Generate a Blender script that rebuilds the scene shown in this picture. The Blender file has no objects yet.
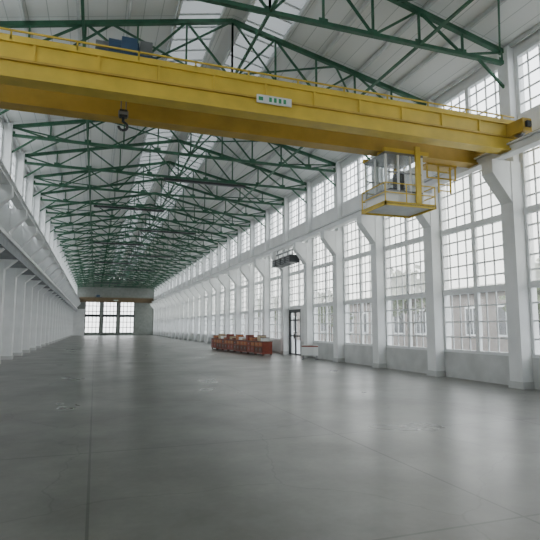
import bpy, bmesh, math, random
from mathutils import Vector, Matrix
random.seed(4)
S = bpy.context.scene
COL = S.collection

# ------------------------------------------------------------ materials
def new_mat(name, col, rough=0.6, metal=0.0, noise=0.0, nscale=3.0, bump=0.0, spec=0.5):
    m = bpy.data.materials.new(name); m.use_nodes = True
    nt = m.node_tree; b = nt.nodes['Principled BSDF']
    b.inputs['Roughness'].default_value = rough
    b.inputs['Metallic'].default_value = metal
    b.inputs['Specular IOR Level'].default_value = spec
    tc = nt.nodes.new('ShaderNodeTexCoord')
    n = nt.nodes.new('ShaderNodeTexNoise'); n.inputs['Scale'].default_value = nscale
    n.inputs['Detail'].default_value = 5
    nt.links.new(tc.outputs['Object'], n.inputs['Vector'])
    r = nt.nodes.new('ShaderNodeValToRGB')
    r.color_ramp.elements[0].position = 0.3; r.color_ramp.elements[1].position = 0.7
    r.color_ramp.elements[0].color = tuple(c * (1 - noise) for c in col) + (1,)
    r.color_ramp.elements[1].color = tuple(min(1, c * (1 + noise * .4)) for c in col) + (1,)
    nt.links.new(n.outputs['Fac'], r.inputs['Fac'])
    nt.links.new(r.outputs['Color'], b.inputs['Base Color'])
    return m

M = {}
M['wall'] = new_mat('white_plaster', (.79, .80, .795), .7, noise=.10, nscale=1.0)
M['column'] = new_mat('white_column_paint', (.83, .845, .845), .6, noise=.08, nscale=1.6)
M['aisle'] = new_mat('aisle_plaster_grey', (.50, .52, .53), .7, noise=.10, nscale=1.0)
M['sill'] = new_mat('grey_sill_wall', (.60, .61, .60), .7, noise=.2, nscale=1.3)
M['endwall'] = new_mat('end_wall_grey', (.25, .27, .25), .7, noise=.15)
M['mullion'] = new_mat('window_frame_white', (.80, .82, .82), .5, noise=.05)
M['darkframe'] = new_mat('dark_steel_frame', (.045, .05, .055), .4, noise=.1)
M['green'] = new_mat('green_truss_paint', (.045, .15, .085), .5, noise=.3, nscale=4)
M['purlin'] = new_mat('purlin_grey', (.70, .72, .71), .6, noise=.1)
M['beamgrey'] = new_mat('runway_beam_grey', (.26, .28, .29), .6, noise=.2)
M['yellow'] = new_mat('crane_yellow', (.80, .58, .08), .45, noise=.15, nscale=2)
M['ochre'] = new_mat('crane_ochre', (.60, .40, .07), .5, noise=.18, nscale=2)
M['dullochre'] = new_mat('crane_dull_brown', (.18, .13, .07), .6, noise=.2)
M['blue'] = new_mat('trolley_blue', (.05, .10, .18), .5, noise=.2)
M['steel'] = new_mat('steel_grey', (.28, .29, .30), .4, metal=.6, noise=.2)
M['white'] = new_mat('sign_white', (.85, .87, .86), .5)
M['signgreen'] = new_mat('sign_green', (.05, .35, .15), .5)
M['red'] = new_mat('cabinet_red', (.28, .06, .035), .5, noise=.25, nscale=6)
M['brown'] = new_mat('cabinet_brown', (.14, .055, .035), .5, noise=.25, nscale=6)
M['orange'] = new_mat('box_orange', (.45, .16, .05), .5, noise=.1)
M['sand'] = new_mat('box_sand', (.52, .42, .28), .6, noise=.1)
M['brick'] = new_mat('outside_brick', (.26, .225, .20), .8, noise=.2)
M['asphalt'] = new_mat('outside_asphalt', (.28, .29, .30), .9, noise=.2)
M['roofout'] = new_mat('outside_roof', (.20, .18, .17), .8, noise=.2)
M['bark'] = new_mat('tree_bark', (.12, .10, .08), .9, noise=.3)
M['leaf'] = new_mat('tree_leaves', (.15, .19, .09), .8, noise=.5, nscale=2)

def pane_mat(name, frost, tint, tcol=(.9, .91, .87, 1), var=.15):
    m = bpy.data.materials.new(name); m.use_nodes = True
    nt = m.node_tree; nt.nodes.clear()
    out = nt.nodes.new('ShaderNodeOutputMaterial')
    t = nt.nodes.new('ShaderNodeBsdfTransparent'); t.inputs['Color'].default_value = tint
    tl = nt.nodes.new('ShaderNodeBsdfTranslucent'); tl.inputs['Color'].default_value = tcol
    g = nt.nodes.new('ShaderNodeBsdfGlossy'); g.inputs['Roughness'].default_value = .05
    a = nt.nodes.new('ShaderNodeMixShader')
    n = nt.nodes.new('ShaderNodeTexNoise'); n.inputs['Scale'].default_value = 1.7
    tc = nt.nodes.new('ShaderNodeTexCoord'); nt.links.new(tc.outputs['Object'], n.inputs['Vector'])
    mp = nt.nodes.new('ShaderNodeMapRange')
    mp.inputs['To Min'].default_value = max(0, frost - var); mp.inputs['To Max'].default_value = min(1, frost + var)
    nt.links.new(n.outputs['Fac'], mp.inputs['Value'])
    nt.links.new(mp.outputs['Result'], a.inputs['Fac'])
    nt.links.new(t.outputs[0], a.inputs[1]); nt.links.new(tl.outputs[0], a.inputs[2])
    b = nt.nodes.new('ShaderNodeMixShader'); b.inputs['Fac'].default_value = .06
    nt.links.new(a.outputs[0], b.inputs[1]); nt.links.new(g.outputs[0], b.inputs[2])
    nt.links.new(b.outputs[0], out.inputs['Surface'])
    return m
M['frost'] = pane_mat('glass_frosted', .40, (.93, .94, .90, 1), tcol=(.92, .92, .86, 1), var=.20)
M['clear'] = pane_mat('glass_clear', .08, (.93, .95, .96, 1), var=.08)
M['skylight'] = pane_mat('skylight_opal', 1.0, (.9, .9, .9, 1), tcol=(.11, .115, .115, 1), var=0)

def floor_mat():
    m = bpy.data.materials.new('polished_concrete'); m.use_nodes = True
    nt = m.node_tree; N = nt.nodes; L = nt.links
    b = N['Principled BSDF']
    tc = N.new('ShaderNodeTexCoord')
    def noise(scale, det=6, dist=0.0):
        n = N.new('ShaderNodeTexNoise'); n.inputs['Scale'].default_value = scale
        n.inputs['Detail'].default_value = det; n.inputs['Distortion'].default_value = dist
        L.new(tc.outputs['Object'], n.inputs['Vector']); return n
    def mul(a, c):
        x = N.new('ShaderNodeMix'); x.data_type = 'RGBA'; x.blend_type = 'MULTIPLY'; x.inputs[0].default_value = 1
        L.new(a, x.inputs[6]); L.new(c, x.inputs[7]); return x.outputs[2]
    def remap(o, a, c, d, e):
        g = N.new('ShaderNodeMapRange'); g.inputs['From Min'].default_value = a; g.inputs['From Max'].default_value = c
        g.inputs['To Min'].default_value = d; g.inputs['To Max'].default_value = e
        L.new(o, g.inputs['Value']); return g.outputs['Result']
    n1 = noise(.35, 6, .3); n2 = noise(3.0, 9); n4 = noise(1.1, 6, .3); n5 = noise(14, 6)
    r1 = N.new('ShaderNodeValToRGB')
    r1.color_ramp.elements[0].position = .25; r1.color_ramp.elements[1].position = .75
    r1.color_ramp.elements[0].color = (.140, .138, .122, 1); r1.color_ramp.elements[1].color = (.205, .202, .180, 1)
    L.new(n1.outputs['Fac'], r1.inputs['Fac'])
    c = mul(r1.outputs['Color'], remap(n2.outputs['Fac'], .3, .7, .88, 1.10))
    c = mul(c, remap(n4.outputs['Fac'], .3, .62, .80, 1.04))
    c = mul(c, remap(n5.outputs['Fac'], .3, .7, .93, 1.05))
    dn = noise(1.2, 4)
    add = N.new('ShaderNodeMix'); add.data_type = 'RGBA'; add.blend_type = 'ADD'; add.inputs[0].default_value = .6
    L.new(tc.outputs['Object'], add.inputs[6]); L.new(dn.outputs['Color'], add.inputs[7])
    vo = N.new('ShaderNodeTexVoronoi'); vo.feature = 'DISTANCE_TO_EDGE'; vo.inputs['Scale'].default_value = .33
    L.new(add.outputs[2], vo.inputs['Vector'])
    c = mul(c, remap(vo.outputs['Distance'], 0, .005, .72, 1))
    br = N.new('ShaderNodeTexBrick'); br.offset = 0
    br.inputs['Scale'].default_value = 1; br.inputs['Brick Width'].default_value = 3.5
    br.inputs['Row Height'].default_value = 3.5; br.inputs['Mortar Size'].default_value = .014
    br.inputs['Color1'].default_value = (1, 1, 1, 1); br.inputs['Color2'].default_value = (.90, .90, .90, 1)
    br.inputs['Mortar'].default_value = (.5, .5, .5, 1)
    L.new(tc.outputs['Object'], br.inputs['Vector'])
    c = mul(c, br.outputs['Color'])
    L.new(c, b.inputs['Base Color'])
    n3 = noise(.5, 4, .2)
    L.new(remap(n3.outputs['Fac'], .3, .7, .27, .38), b.inputs['Roughness'])
    bp = N.new('ShaderNodeBump'); bp.inputs['Strength'].default_value = .02; bp.inputs['Distance'].default_value = .04
    L.new(n2.outputs['Fac'], bp.inputs['Height']); L.new(bp.outputs['Normal'], b.inputs['Normal'])
    return m
M['floor'] = floor_mat()

def ceil_mat():
    m = bpy.data.materials.new('white_roof_boards'); m.use_nodes = True
    nt = m.node_tree; N = nt.nodes; L = nt.links; b = N['Principled BSDF']
    tc = N.new('ShaderNodeTexCoord')
    br = N.new('ShaderNodeTexBrick'); br.inputs['Scale'].default_value = 1
    br.inputs['Brick Width'].default_value = .5; br.inputs['Row Height'].default_value = 3.5
    br.offset = 0; br.inputs['Mortar Size'].default_value = .012
    br.inputs['Color1'].default_value = (.90, .91, .89, 1); br.inputs['Color2'].default_value = (.86, .87, .85, 1)
    br.inputs['Mortar'].default_value = (.6, .62, .6, 1)
    L.new(tc.outputs['Object'], br.inputs['Vector']); L.new(br.outputs['Color'], b.inputs['Base Color'])
    b.inputs['Roughness'].default_value = .7
    return m
M['ceiling'] = ceil_mat()

# ------------------------------------------------------------ mesh builder
class MB:
    def __init__(self): self.bm = bmesh.new(); self.mats = []
    def mi(self, k):
        if k not in self.mats: self.mats.append(k)
        return self.mats.index(k)
    def hexa(self, vs, k):
        v = [self.bm.verts.new(p) for p in vs]
        for f in ((0,3,2,1),(4,5,6,7),(0,1,5,4),(1,2,6,5),(2,3,7,6),(3,0,4,7)):
            fc = self.bm.faces.new([v[i] for i in f]); fc.material_index = self.mi(k)
    def box(self, x0,x1,y0,y1,z0,z1,k):
        self.hexa([(x0,y0,z0),(x1,y0,z0),(x1,y1,z0),(x0,y1,z0),(x0,y0,z1),(x1,y0,z1),(x1,y1,z1),(x0,y1,z1)], k)
    def beam(self, p, q, w, h, k):
        p = Vector(p); q = Vector(q); d = (q-p).normalized()
        up = Vector((0,0,1)) if abs(d.z) < .95 else Vector((0,1,0))
        s = d.cross(up).normalized(); u = s.cross(d).normalized()
        s *= w/2; u *= h/2
        self.hexa([p-s-u, p+s-u, q+s-u, q-s-u, p-s+u, p+s+u, q+s+u, q-s+u], k)
    def cyl(self, p, q, r, k, n=12, r2=None):
        p = Vector(p); q = Vector(q); d = (q-p).normalized(); r2 = r if r2 is None else r2
        up = Vector((0,0,1)) if abs(d.z) < .95 else Vector((0,1,0))
        s = d.cross(up).normalized(); u = s.cross(d).normalized()
        a = []; b = []
        for i in range(n):
            t = 2*math.pi*i/n; o = s*math.cos(t) + u*math.sin(t)
            a.append(self.bm.verts.new(p+o*r)); b.append(self.bm.verts.new(q+o*r2))
        i_ = self.mi(k)
        for i in range(n):
            f = self.bm.faces.new([a[i], a[(i+1)%n], b[(i+1)%n], b[i]]); f.material_index = i_
        for c in (a, b):
            f = self.bm.faces.new(c); f.material_index = i_
    def prism(self, pts, y0, y1, k):
        a = [self.bm.verts.new((x,y0,z)) for x,z in pts]; b = [self.bm.verts.new((x,y1,z)) for x,z in pts]
        i_ = self.mi(k); n = len(pts)
        for i in range(n):
            f = self.bm.faces.new([a[i], a[(i+1)%n], b[(i+1)%n], b[i]]); f.material_index = i_
        for c in (a, b):
            f = self.bm.faces.new(c); f.material_index = i_
    def quad(self, vs, k):
        f = self.bm.faces.new([self.bm.verts.new(v) for v in vs]); f.material_index = self.mi(k)
    def mesh(self, name):
        bmesh.ops.recalc_face_normals(self.bm, faces=self.bm.faces)
        me = bpy.data.meshes.new(name); self.bm.to_mesh(me); self.bm.free()
        for k in self.mats: me.materials.append(M[k])
        return me
    def obj(self, name, loc=(0,0,0), rz=0):
        return place(name, self.mesh(name), loc, rz)
def place(name, me, loc=(0,0,0), rz=0):
    o = bpy.data.objects.new(name, me); o.location = loc; o.rotation_euler = (0,0,rz); COL.objects.link(o); return o

# ------------------------------------------------------------ dimensions
BAY = 3.5; Y0 = -3.5; Y1 = 101.5
XR = 10.5; XL = -3.2; XA = -3.85; XC = (XR+XL)/2
WR = 10.84; WL = -3.6
EAVE = 9.45; RIDGE = 11.15
ycols = [Y0 + BAY*i for i in range(int((Y1-Y0)/BAY)+1)]
DOORY = 26.25
dy0, dy1 = 26.05, 27.68

b = MB(); b.box(-7.6, WR+.3, Y0-.3, Y1+.3, -.2, 0, 'floor'); b.obj('floor')

b = MB()
HALF = WR+.3-XC
slope = (RIDGE-EAVE)/HALF
sk0, sk1 = .35, 1.75
def slab(s, t0, t1, k, th=.15):
    xa, xb = XC+s*t0, XC+s*t1; za, zb = RIDGE-t0*slope, RIDGE-t1*slope
    b.hexa([(xa,Y0-.3,za),(xb,Y0-.3,zb),(xb,Y1+.3,zb),(xa,Y1+.3,za),
            (xa,Y0-.3,za+th),(xb,Y0-.3,zb+th),(xb,Y1+.3,zb+th),(xa,Y1+.3,za+th)], k)
for s in (-1, 1):
    slab(s, 0, sk0, 'ceiling'); slab(s, sk1, HALF, 'ceiling')
    xa, xb = XC+s*sk0, XC+s*sk1; za, zb = RIDGE-sk0*slope+.05, RIDGE-sk1*slope+.05
    b.quad([(xa,Y0,za),(xb,Y0,zb),(xb,Y1,zb),(xa,Y1,za)], 'skylight')
    y = Y0
    while y < Y1:
        b.beam((xa,y,za), (xb,y,zb), .05, .06, 'purlin'); y += .7
b.obj('ceiling')
b = MB()
for s in (-1, 1):
    for i in range(6):
        t = .35 + i*1.35
        x = XC + s*t; z = RIDGE - t*slope
        b.box(x-.035, x+.035, Y0, Y1, z-.13, z-.01, 'purlin')
b.obj('roof_purlins')

# right wall
b = MB()
b.box(WR, WR+.3, Y0, dy0-.1, 0, .8, 'sill'); b.box(WR, WR+.3, dy1+.1, Y1, 0, .8, 'sill')
b.box(WR, WR+.3, Y0, Y1, 6.72, 7.35, 'wall'); b.box(WR, WR+.3, Y0, Y1, 9.2, 9.6, 'wall')
for y in ycols:
    b.box(WR, WR+.3, y-.22, y+.22, .8, 6.72, 'wall'); b.box(WR, WR+.3, y-.22, y+.22, 7.35, 9.2, 'wall')
b.box(WR, WR+.3, ycols[8]+.22, dy0-.1, .8, 2.72, 'wall')
b.box(WR, WR+.3, dy0-.1, dy1+.1, 2.62, 2.72, 'wall')
b.obj('wall_right')
# left wall
b = MB()
b.box(WL-.3, WL, Y0, Y1, 5.1, 6.4, 'wall'); b.box(WL-.3, WL, Y0, Y1, 9.2, 9.6, 'wall')
for y in ycols: b.box(WL-.3, WL, y-.22, y+.22, 6.4, 9.2, 'wall')
b.obj('wall_left')
b = MB()
b.box(-4.35, XL-.1, Y0, Y1, 4.55, 4.95, 'beamgrey'); b.box(-4.35, XL-.02, Y0, Y1, 4.95, 5.1, 'column')
b.obj('arcade_beam')
b = MB()
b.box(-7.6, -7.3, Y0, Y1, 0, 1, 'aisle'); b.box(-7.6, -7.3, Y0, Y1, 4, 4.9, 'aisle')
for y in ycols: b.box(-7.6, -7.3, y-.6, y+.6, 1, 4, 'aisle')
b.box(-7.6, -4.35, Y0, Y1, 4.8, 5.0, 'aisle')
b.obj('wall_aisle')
b = MB(); b.box(-7.6, WR+.3, Y0-.3, Y0, 0, RIDGE+.1, 'wall'); b.obj('wall_back')
ex0, ex1, ez0, ez1 = -1.9, 7.2, .5, 6.6
b = MB()
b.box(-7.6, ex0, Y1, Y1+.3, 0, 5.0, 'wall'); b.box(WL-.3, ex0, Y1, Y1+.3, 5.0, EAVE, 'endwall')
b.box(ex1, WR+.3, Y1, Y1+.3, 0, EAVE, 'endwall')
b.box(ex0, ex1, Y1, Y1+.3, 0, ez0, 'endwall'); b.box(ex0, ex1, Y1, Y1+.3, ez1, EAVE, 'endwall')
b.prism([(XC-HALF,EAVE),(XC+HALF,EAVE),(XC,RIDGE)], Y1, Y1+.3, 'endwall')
b.obj('wall_end')

# columns
w = .22
b = MB()
b.box(XR, WR, -w, w, 0, 6.08, 'column'); b.box(XR+.12, WR, -w+.03, w-.03, 6.08, EAVE, 'column')
b.prism([(XR,4.95),(XR-.62,5.72),(XR-.62,6.08),(XR,6.08)], -w+.02, w-.02, 'column')
b.box(XR-.03, WR, -w-.03, w+.03, 0, .18, 'sill')
cr = b.mesh('column_right')
b = MB()
b.box(-4.35, XA, -w-.03, w+.03, 0, 4.55, 'column'); b.box(-4.38, XA+.03, -w-.06, w+.06, 0, .18, 'sill')
b.prism([(XA,4.1),(XA,4.55),(XL-.15,4.55)], -w, w, 'column')
b.box(WL, XL, -w, w, 5.1, 6.08, 'column'); b.box(WL, XL-.1, -w+.03, w-.03, 6.08, EAVE, 'column')
b.prism([(XL,5.2),(XL+.55,5.78),(XL+.55,6.08),(XL,6.08)], -w+.02, w-.02, 'column')
cl = b.mesh('column_left')
for y in ycols[1:-1]:
    place('crane_column', cr, (0, y, 0)); place('crane_column', cl, (0, y, 0))

b = MB()
for xc in (XR-.4, XL+.35):
    b.box(xc-.15, xc+.15, Y0, Y1, 6.08, 6.12, 'column'); b.box(xc-.05, xc+.05, Y0, Y1, 6.12, 6.31, 'column')
    b.box(xc-.15, xc+.15, Y0, Y1, 6.31, 6.35, 'column'); b.box(xc-.03, xc+.03, Y0, Y1, 6.35, 6.42, 'steel')
b.obj('crane_runway_beams')

# ------------------------------------------------------------ windows
def window_mesh(name, W, secs, ncol, mats, halves=2, frame='mullion', bar=.045):
    b = MB(); h = W/2
    zb, zt = secs[0][0], secs[-1][1]
    for s in (-1, 1): b.box(-.05, .05, s*h-(.08 if s>0 else 0), s*h+(0 if s>0 else .08), zb, zt, frame)
    for i in range(1, halves):
        y = -h + W*i/halves; b.box(-.05, .05, y-.075, y+.075, zb, zt, frame)
    for i, (z0, z1, nr) in enumerate(secs):
        b.box(-.06, .06, -h, h, z0, z0+.09, frame); b.box(-.06, .06, -h, h, z1-.09, z1, frame)
        for r in range(1, nr):
            z = z0 + (z1-z0)*r/nr; b.box(-.015, .015, -h, h, z-bar/2, z+bar/2, frame)
        for c in range(1, ncol):
            if (c*halves) % ncol == 0: continue
            y = -h + W*c/ncol; b.box(-.013, .013, y-bar/2, y+bar/2, z0, z1, frame)
        b.quad([(0,-h,z0),(0,h,z0),(0,h,z1),(0,-h,z1)], mats[i])
    return b.mesh(name)
W = BAY-.44
wm = window_mesh('main_window', W, [(.8,2.72,4),(2.72,4.72,5),(4.72,6.72,5)], 8, ['clear','frost','frost'])
wc = window_mesh('clerestory_window', W, [(7.35,9.2,5)], 8, ['clear'])
wl = window_mesh('left_clerestory_window', W, [(6.4,9.2,6)], 8, ['clear'])
wa = window_mesh('aisle_window', BAY-1.2, [(1,4,6)], 6, ['clear'])
wd = window_mesh('overdoor_window', W, [(2.72,4.72,5),(4.72,6.72,5)], 8, ['frost','frost'])
n = 0
for i in range(len(ycols)-1):
    y = ycols[i] + BAY/2
    n += 1; place('window_%d' % n, wd if abs(y-DOORY) < .1 else wm, (WR+.07, y, 0))
    n += 1; place('window_%d' % n, wc, (WR+.07, y, 0))
    n += 1; place('window_%d' % n, wl, (WL-.07, y, 0))
    n += 1; place('window_%d' % n, wa, (-7.45, y, 0))
b = MB()
ys = Y1+.12
def grid(x0, x1, z0, z1, nc, nr):
    b.box(x0, x0+.15, ys-.06, ys+.06, z0, z1, 'darkframe'); b.box(x1-.15, x1, ys-.06, ys+.06, z0, z1, 'darkframe')
    for r in range(nr+1):
        z = z0 + (z1-z0)*r/nr; b.box(x0, x1, ys-.05, ys+.05, z-.06, z+.06, 'darkframe')
    for c in range(1, nc):
        x = x0 + (x1-x0)*c/nc; b.box(x-.06, x+.06, ys-.05, ys+.05, z0, z1, 'darkframe')
    b.box(x0, x1, ys-.08, ys+.08, 3.6, 4.0, 'darkframe')
    b.quad([(x0,ys,z0),(x1,ys,z0),(x1,ys,z1),(x0,ys,z1)], 'clear')
for a, c in ((ex0, 0.85), (1.35, 3.95), (4.45, ex1)): grid(a, c, ez0, ez1, 4, 6)
for xx in (1.1, 4.2): b.box(xx-.25, xx+.25, Y1+.02, Y1+.28, ez0, ez1, 'endwall')
b.obj('window_end')

# ------------------------------------------------------------ door
b = MB(); dx = WR+.02
b.box(dx, dx+.12, dy0-.09, dy0, 0, 2.6, 'darkframe'); b.box(dx, dx+.12, dy1, dy1+.09, 0, 2.6, 'darkframe')
b.box(dx, dx+.12, dy0, dy1, 2.5, 2.6, 'darkframe')
for j in range(2):
    a = dy0 + j*(dy1-dy0)/2; c = a + (dy1-dy0)/2
    b.box(dx+.02, dx+.07, a, a+.09, 0.01, 2.5, 'darkframe'); b.box(dx+.02, dx+.07, c-.09, c, .01, 2.5, 'darkframe')
    for z in (.01, 1.05, 1.95, 2.42): b.box(dx+.02, dx+.07, a, c, z, z+.08, 'darkframe')
    b.quad([(dx+.045,a,.05),(dx+.045,c,.05),(dx+.045,c,2.45),(dx+.045,a,2.45)], 'clear')
    b.box(dx-.03, dx+.02, (c-.14 if j == 0 else a+.1), (c-.1 if j == 0 else a+.14), .95, 1.2, 'steel')
b.obj('door_1')

# ------------------------------------------------------------ trusses
def truss_mesh():
    b = MB(); zb = 9.02; half = WR - XC
    hz = lambda t: RIDGE-.16 - t*slope - .05
    for s in (-1, 1):
        X = lambda t: XC + s*t
        b.beam((X(0),0,hz(0)), (X(half),0,hz(half)), .14, .12, 'green')
        ts = [0, 1.4, 2.8, 4.2, 5.6, half-.2]
        for i, t in enumerate(ts):
            b.beam((X(t),0,zb), (X(t),0,hz(t)), .05, .06, 'green')
            if i < len(ts)-1:
                if i % 2 == 0: b.beam((X(t),0,zb), (X(ts[i+1]),0,hz(ts[i+1])), .05, .06, 'green')
                else: b.beam((X(t),0,hz(t)), (X(ts[i+1]),0,zb), .05, .06, 'green')
        for t in ts: b.box(X(t)-.12, X(t)+.12, -.012, .012, zb-.02, zb+.16, 'green')
        b.beam((X(half-.2),0,8.3), (X(half-1.1),0,zb), .06, .06, 'green')
    b.beam((XC-half,0,zb), (XC+half,0,zb), .12, .10, 'green')
    return b.mesh('roof_truss')
tm = truss_mesh()
for y in ycols[1:-1]: place('roof_truss', tm, (0, y, 0))
b = MB()
for x in (XC-4.2, XC, XC+4.2):
    b.box(x-.035, x+.035, Y0+BAY, Y1-BAY, 9.0, 9.06, 'green')
for i in range(1, len(ycols)-2, 2):
    ya, yb = ycols[i], ycols[i+1]
    for s in (-1, 1):
        for t0, t1 in ((.1, 3.5), (3.5, 6.9)):
            z0 = RIDGE-.25-t0*slope; z1 = RIDGE-.25-t1*slope
            b.beam((XC+s*t0,ya,z0), (XC+s*t1,yb,z1), .05, .05, 'green')
            b.beam((XC+s*t1,ya,z1), (XC+s*t0,yb,z0), .05, .05, 'green')
b.obj('roof_bracing')
b = MB()
b.box(-2.1, 2.1, -.09, .09, -.14, -.04, 'darkframe')
for x in (-1.6, 0, 1.6): b.box(x-.03, x+.03, -.03, .03, -.04, .0, 'steel')
b.box(-2.0, 2.0, -.05, .05, -.16, -.14, 'steel')
tray = b.mesh('ceiling_light')
for i, y in enumerate(ycols[8:-1:2]): place('ceiling_light', tray, (XC+(1.4 if i % 2 == 0 else -1.9), y, 8.965))

# ------------------------------------------------------------ bridge crane
def crane_mesh(Y='yellow', O='ochre', cab=True):
    b = MB()
    xl, xr = XL+.18, XR-.22
    gz0, gz1 = 6.2, 6.86
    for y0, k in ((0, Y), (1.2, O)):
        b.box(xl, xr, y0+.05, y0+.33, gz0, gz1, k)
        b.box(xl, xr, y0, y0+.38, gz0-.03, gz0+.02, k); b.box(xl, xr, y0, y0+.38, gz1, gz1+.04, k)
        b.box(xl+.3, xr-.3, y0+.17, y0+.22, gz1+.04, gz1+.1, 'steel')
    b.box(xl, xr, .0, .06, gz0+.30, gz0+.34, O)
    x = xl+.6
    while x < xr-.3:
        b.box(x-.02, x+.02, .01, .06, gz0+.34, gz1, Y); x += 1.15
    x = xl+.2
    while x < xr:
        b.box(x-.015, x+.015, .01, .04, gz1+.04, gz1+.24, Y); x += 1.15
    b.box(xl+.2, xr-.05, .01, .04, gz1+.21, gz1+.24, Y)
    b.box(xl+.2, xr-.05, .01, .03, gz1+.04, gz1+.13, Y)
    for xc in (XR-.4, XL+.35):
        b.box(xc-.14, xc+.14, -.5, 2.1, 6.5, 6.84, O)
        for y in (-.25, 1.85):
            b.cyl((xc-.06,y,6.565), (xc+.06,y,6.565), .145, 'steel', 18)
        for y in (-.53, 2.13): b.box(xc-.07, xc+.07, y-.04, y+.04, 6.6, 6.75, 'darkframe')
    tx = .4
    b.box(tx-.6, tx+.6, .1, 1.5, 6.98, 7.08, 'blue')
    for x in (tx-.45, tx+.45):
        for y in (.195, 1.395): b.cyl((x,y-.05,7.02),(x,y+.05,7.02), .07, 'steel', 14)
    b.cyl((tx-.35,.5,7.32), (tx+.25,.5,7.32), .2, 'blue', 18)
    b.box(tx+.27, tx+.52, .3, .7, 7.08, 7.5, 'steel'); b.cyl((tx-.6,.5,7.32),(tx-.35,.5,7.32), .13, 'steel', 16)
    b.box(tx-.1, tx+.2, .12, .3, 7.08, 7.42, 'blue')
    hx = tx
    for o in (-.05, .05): b.cyl((hx+o,.8,6.1), (hx+o,.8,7.1), .012, 'steel', 6)
    b.box(hx-.08, hx+.08, .74, .86, 6.0, 6.16, 'darkframe'); b.cyl((hx-.1,.8,6.08),(hx+.1,.8,6.08), .07, 'steel', 14)
    b.cyl((hx,.8,6.0),(hx,.8,5.90), .03, 'darkframe', 8)
    pr = Vector((hx,.8,5.90)); R = .09
    for i in range(1, 12):
        t = math.radians(90 - i*24); q = Vector((hx+R*math.cos(t), .8, 5.81+R*math.sin(t)))
        b.cyl(pr, q, .028, 'darkframe', 8); pr = q
    sx = 3.5
    b.box(sx-.40, sx+.40, -.03, -.005, 6.40, 6.58, 'white')
    b.box(sx-.36, sx-.26, -.036, -.03, 6.45, 6.53, 'signgreen')
    for i in range(4): b.box(sx-.12+i*.11, sx-.06+i*.11, -.036, -.03, 6.44, 6.54, 'signgreen')
    if not cab: return b.mesh('bridge_crane')
    cx0, cx1, cy0, cy1, cz0, cz1 = 6.9, 8.0, 1.0, 2.0, 4.76, 6.1
    b.box(cx0-.1, cx1+.35, cy0-.1, cy1+.1, cz0-.04, cz0-.02, 'purlin')
    for y in (cy0-.1, cy1+.06): b.box(cx0-.1, cx1+.35, y, y+.04, cz0-.09, cz0+.02, 'yellow')
    for x in (cx0-.1, cx1+.31): b.box(x, x+.04, cy0-.1, cy1+.1, cz0-.09, cz0+.02, 'yellow')
    b.box(cx0-.03, cx1+.03, cy0-.03, cy1+.03, cz1-.06, cz1, 'steel')
    for x in (cx0, cx0+.37, cx0+.74, cx1):
        for y in (cy0, cy1): b.box(x-.025, x+.025, y-.025, y+.025, cz0, cz1, 'white')
    for y in (cy0, cy1):
        b.box(cx0, cx1, y-.015, y+.015, cz0, cz0+.3, 'white')
        b.box(cx0, cx1, y-.025, y+.025, cz0+.3, cz0+.34, 'steel'); b.box(cx0, cx1, y-.02, y+.02, cz0+.8, cz0+.83, 'steel')
        b.quad([(cx0,y,cz0+.34),(cx1,y,cz0+.34),(cx1,y,cz1),(cx0,y,cz1)], 'clear')
    for x in (cx0, cx1):
        b.box(x-.015, x+.015, cy0, cy1, cz0, cz0+.3, 'white'); b.box(x-.025, x+.025, cy0, cy1, cz0+.3, cz0+.34, 'steel')
        b.box(x-.02, x+.02, (cy0+cy1)/2-.02, (cy0+cy1)/2+.02, cz0+.3, cz1, 'white')
        b.quad([(x,cy0,cz0+.34),(x,cy1,cz0+.34),(x,cy1,cz1),(x,cy0,cz1)], 'clear')
    b.box(cx0+.35, cx0+.8, cy0+.35, cy0+.75, cz0, cz0+.5, 'darkframe'); b.box(cx0+.7, cx0+.8, cy0+.35, cy0+.75, cz0+.5, cz0+1, 'darkframe')
    for x in (cx0-.08, (cx0+cx1)/2, cx1+.33):
        for y in (cy0-.08, cy1+.08): b.box(x-.012, x+.012, y-.012, y+.012, cz0, cz0+.5, 'yellow')
    for y in (cy0-.08, cy1+.08):
        for z in (.25, .5): b.box(cx0-.08, cx1+.33, y-.012, y+.012, cz0+z-.012, cz0+z+.012, 'yellow')
    for x in (cx0-.08, cx1+.33):
        for z in (.25, .5): b.box(x-.012, x+.012, cy0-.08, cy1+.08, cz0+z-.012, cz0+z+.012, 'yellow')
    for y in (cy0-.05, cy1):
        b.box(cx1-.17, cx1-.05, y-.05, y+.05, cz0, 6.3, 'yellow') if y > cy0 else b.box(cx1-.24, cx1-.10, y-.05, y+.01, cz0, 6.3, 'yellow')
    b.box(cx0-.03, cx0+.05, cy0+.25, cy0+.35, cz1, 6.25, 'yellow'); b.box(cx1-.1, cx1, cy0+.25, cy0+.35, cz1, 6.25, 'yellow')
    b.box(cx0-.05, cx1+.2, cy1-.03, cy1+.07, 6.1, 6.2, 'yellow'); b.box(cx0-.05, cx1+.2, cy0-.05, cy0+.05, 6.1, 6.2, 'yellow')
    for x in (9.0, 9.4): b.box(x-.02, x+.02, 1.58, 1.62, 5.35, 6.3, 'yellow')
    for i in range(5): b.box(9.0, 9.4, 1.59, 1.61, 5.4+i*.18, 5.43+i*.18, 'yellow')
    b.box(8.6, 9.6, 1.55, 2.05, 6.12, 6.17, 'ochre')
    for x in (8.62, 9.58): b.box(x-.015, x+.015, 1.58, 1.62, 5.75, 6.15, 'yellow')
    b.box(8.62, 9.58, 1.59, 1.62, 5.75, 5.78, 'yellow')
    return b.mesh('bridge_crane')
place('bridge_crane', crane_mesh(), (0, 9.8, 0))
place('bridge_crane', crane_mesh('dullochre', 'dullochre', False), (0, 97, 0))

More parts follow.
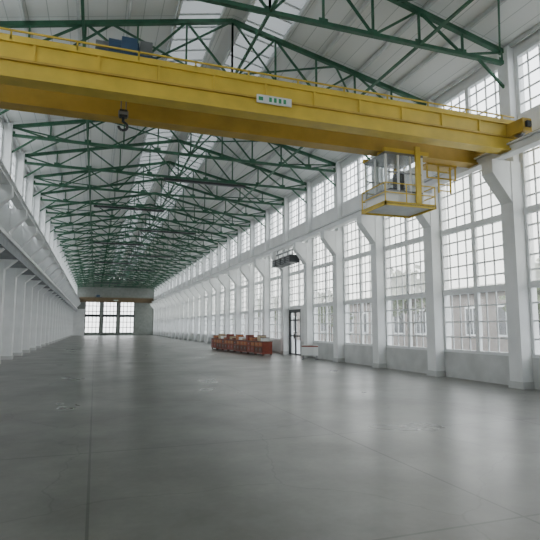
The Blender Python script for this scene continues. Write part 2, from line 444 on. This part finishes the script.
# ------------------------------------------------------------ red cabinets
P0 = Vector((9.2, 27.6, 0)); P1 = Vector((8.5, 36.0, 0)); nC = 8
CW = (P1-P0).length/(nC-1)
def cabinet(k, v):
    b = MB(); w, d, h = CW-.05, .6, .74
    b.box(-w/2, w/2, -d/2, d/2, .08, h, k)
    for x in (-w/2+.06, w/2-.06):
        for y in (-d/2+.06, d/2-.06): b.box(x-.04, x+.04, y-.04, y+.04, 0, .09, 'brown')
    b.box(-w/2, w/2, -d/2-.03, d/2+.03, h, h+.05, 'brown')
    kk = 'brown' if k == 'red' else 'red'
    for s in (-1, 1):
        b.box(s*w/4-.24, s*w/4+.24, -d/2-.025, -d/2, .14, .46, kk)
        b.box(s*w/4-.24, s*w/4+.24, -d/2-.025, -d/2, .51, .70, 'orange' if (v % 2 == 0 or s > 0) else kk)
        b.box(s*w/4-.05, s*w/4+.05, -d/2-.05, -d/2-.02, .6, .63, 'steel')
        b.box(s*w/4-.015, s*w/4+.015, -d/2-.05, -d/2-.02, .28, .38, 'steel')
    for s, kx in ((-1, 'orange' if v % 2 else 'sand'), (1, 'white' if v % 3 == 0 else 'red')):
        hh = .06 + .12*((v*2+s) % 3)
        b.box(s*.27-.2, s*.27+.2, -.2, .2, h+.05, h+.05+hh, kx)
        b.box(s*.27-.21, s*.27+.21, -.21, .21, h+.05+hh, h+.08+hh, 'brown')
    return b.mesh('storage_cabinet')
rz = math.atan2(P1.y-P0.y, P1.x-P0.x)
for i in range(nC):
    place('storage_cabinet', cabinet('brown' if i % 3 == 1 else 'red', i), P0.lerp(P1, i/(nC-1)), rz-math.pi)

b = MB()
for y in (-.35, .35): b.box(-.02, .02, y-.02, y+.02, 0, .7, 'steel'); b.box(-.2, .2, y-.03, y+.03, 0, .03, 'steel')
b.box(-.035, -.02, -.42, .42, .2, .72, 'white'); b.box(-.04, -.035, -.42, .42, .62, .68, 'red')
b.obj('info_board', (10.1, 23.0, 0), math.radians(50))
b = MB()
for i in range(4):
    y = -1.1 + i*.75
    b.box(-.3, .3, y-.3, y+.3, -.2, .2, 'darkframe')
    for j in range(4): b.box(-.33, -.3, y-.26, y+.26, -.16+j*.1, -.12+j*.1, 'steel')
    b.box(-.02, .02, y-.02, y+.02, .2, .52, 'steel')
b.box(-.05, .05, -1.4, 1.5, .5, .56, 'steel')
for y in (-1.2, 1.3): b.box(-.02, .02, y-.02, y+.02, .5, .78, 'steel')
b.obj('unit_heater', (XR-.4, 26.35, 5.3))

# ------------------------------------------------------------ outside
b = MB(); b.box(-60, 80, -60, 180, -.5, -.25, 'asphalt'); b.obj('ground')
b = MB()
b.box(28, 38, -5, 130, -.25, 4.2, 'brick'); b.prism([(27.6,4.2),(38.4,4.2),(33,5.4)], -5, 130, 'roofout')
y = -3
while y < 128:
    b.box(27.92, 28.0, y, y+1.8, .9, 3.2, 'white'); b.box(27.88, 27.93, y+.15, y+.82, 1.05, 3.05, 'darkframe'); b.box(27.88, 27.93, y+.98, y+1.65, 1.05, 3.05, 'darkframe')
    y += 3.4
b.obj('neighbouring_building')
def tree(h):
    b = MB()
    b.cyl((0,0,-.3), (0,0,h*.5), .16, 'bark', 8, .09)
    for i in range(9):
        a = i*2.4; z = h*(.32+.05*i); r = h*.3*(1-.05*i)
        tip = Vector((math.cos(a)*r, math.sin(a)*r, z+h*.22))
        b.cyl((0,0,z*.85), tip, .06, 'bark', 6, .02)
        for j in range(45):
            o = Vector((random.gauss(0,.5), random.gauss(0,.5), random.gauss(0,.4)))
            c = tip+o; u = Vector((random.random()-.5, random.random()-.5, random.random()-.5)).normalized()*.22
            v = u.orthogonal().normalized()*.16
            b.quad([c-u-v, c+u-v, c+u+v, c-u+v], 'leaf')
    return b.mesh('tree')
t1, t2 = tree(4.6), tree(5.4)
for i, (x, y) in enumerate([(21,11),(21.5,19),(21,30),(21.5,44),(21,62),(21,84)]):
    place('tree', t1 if i % 2 else t2, (x, y, 0), i*1.3)

# ------------------------------------------------------------ world
w = bpy.data.worlds.new('overcast_sky'); S.world = w; w.use_nodes = True
nt = w.node_tree; bg = nt.nodes['Background']
tc = nt.nodes.new('ShaderNodeTexCoord'); sp = nt.nodes.new('ShaderNodeSeparateXYZ')
nt.links.new(tc.outputs['Generated'], sp.inputs[0])
r = nt.nodes.new('ShaderNodeValToRGB')
r.color_ramp.elements[0].position = 0; r.color_ramp.elements[1].position = .8
r.color_ramp.elements[0].color = (.99, .99, .99, 1); r.color_ramp.elements[1].color = (.90, .95, 1, 1)
nt.links.new(sp.outputs['Z'], r.inputs['Fac']); nt.links.new(r.outputs['Color'], bg.inputs['Color'])
bg.inputs['Strength'].default_value = 4.9

# ------------------------------------------------------------ camera
cam = bpy.data.cameras.new('camera'); co = bpy.data.objects.new('camera', cam); COL.objects.link(co)
cam.sensor_width = 36; cam.lens = 500/540*36; cam.clip_end = 500
co.location = (0, 0, 1.6); co.rotation_euler = (math.radians(96.5), 0, math.radians(-19.18))
S.camera = co
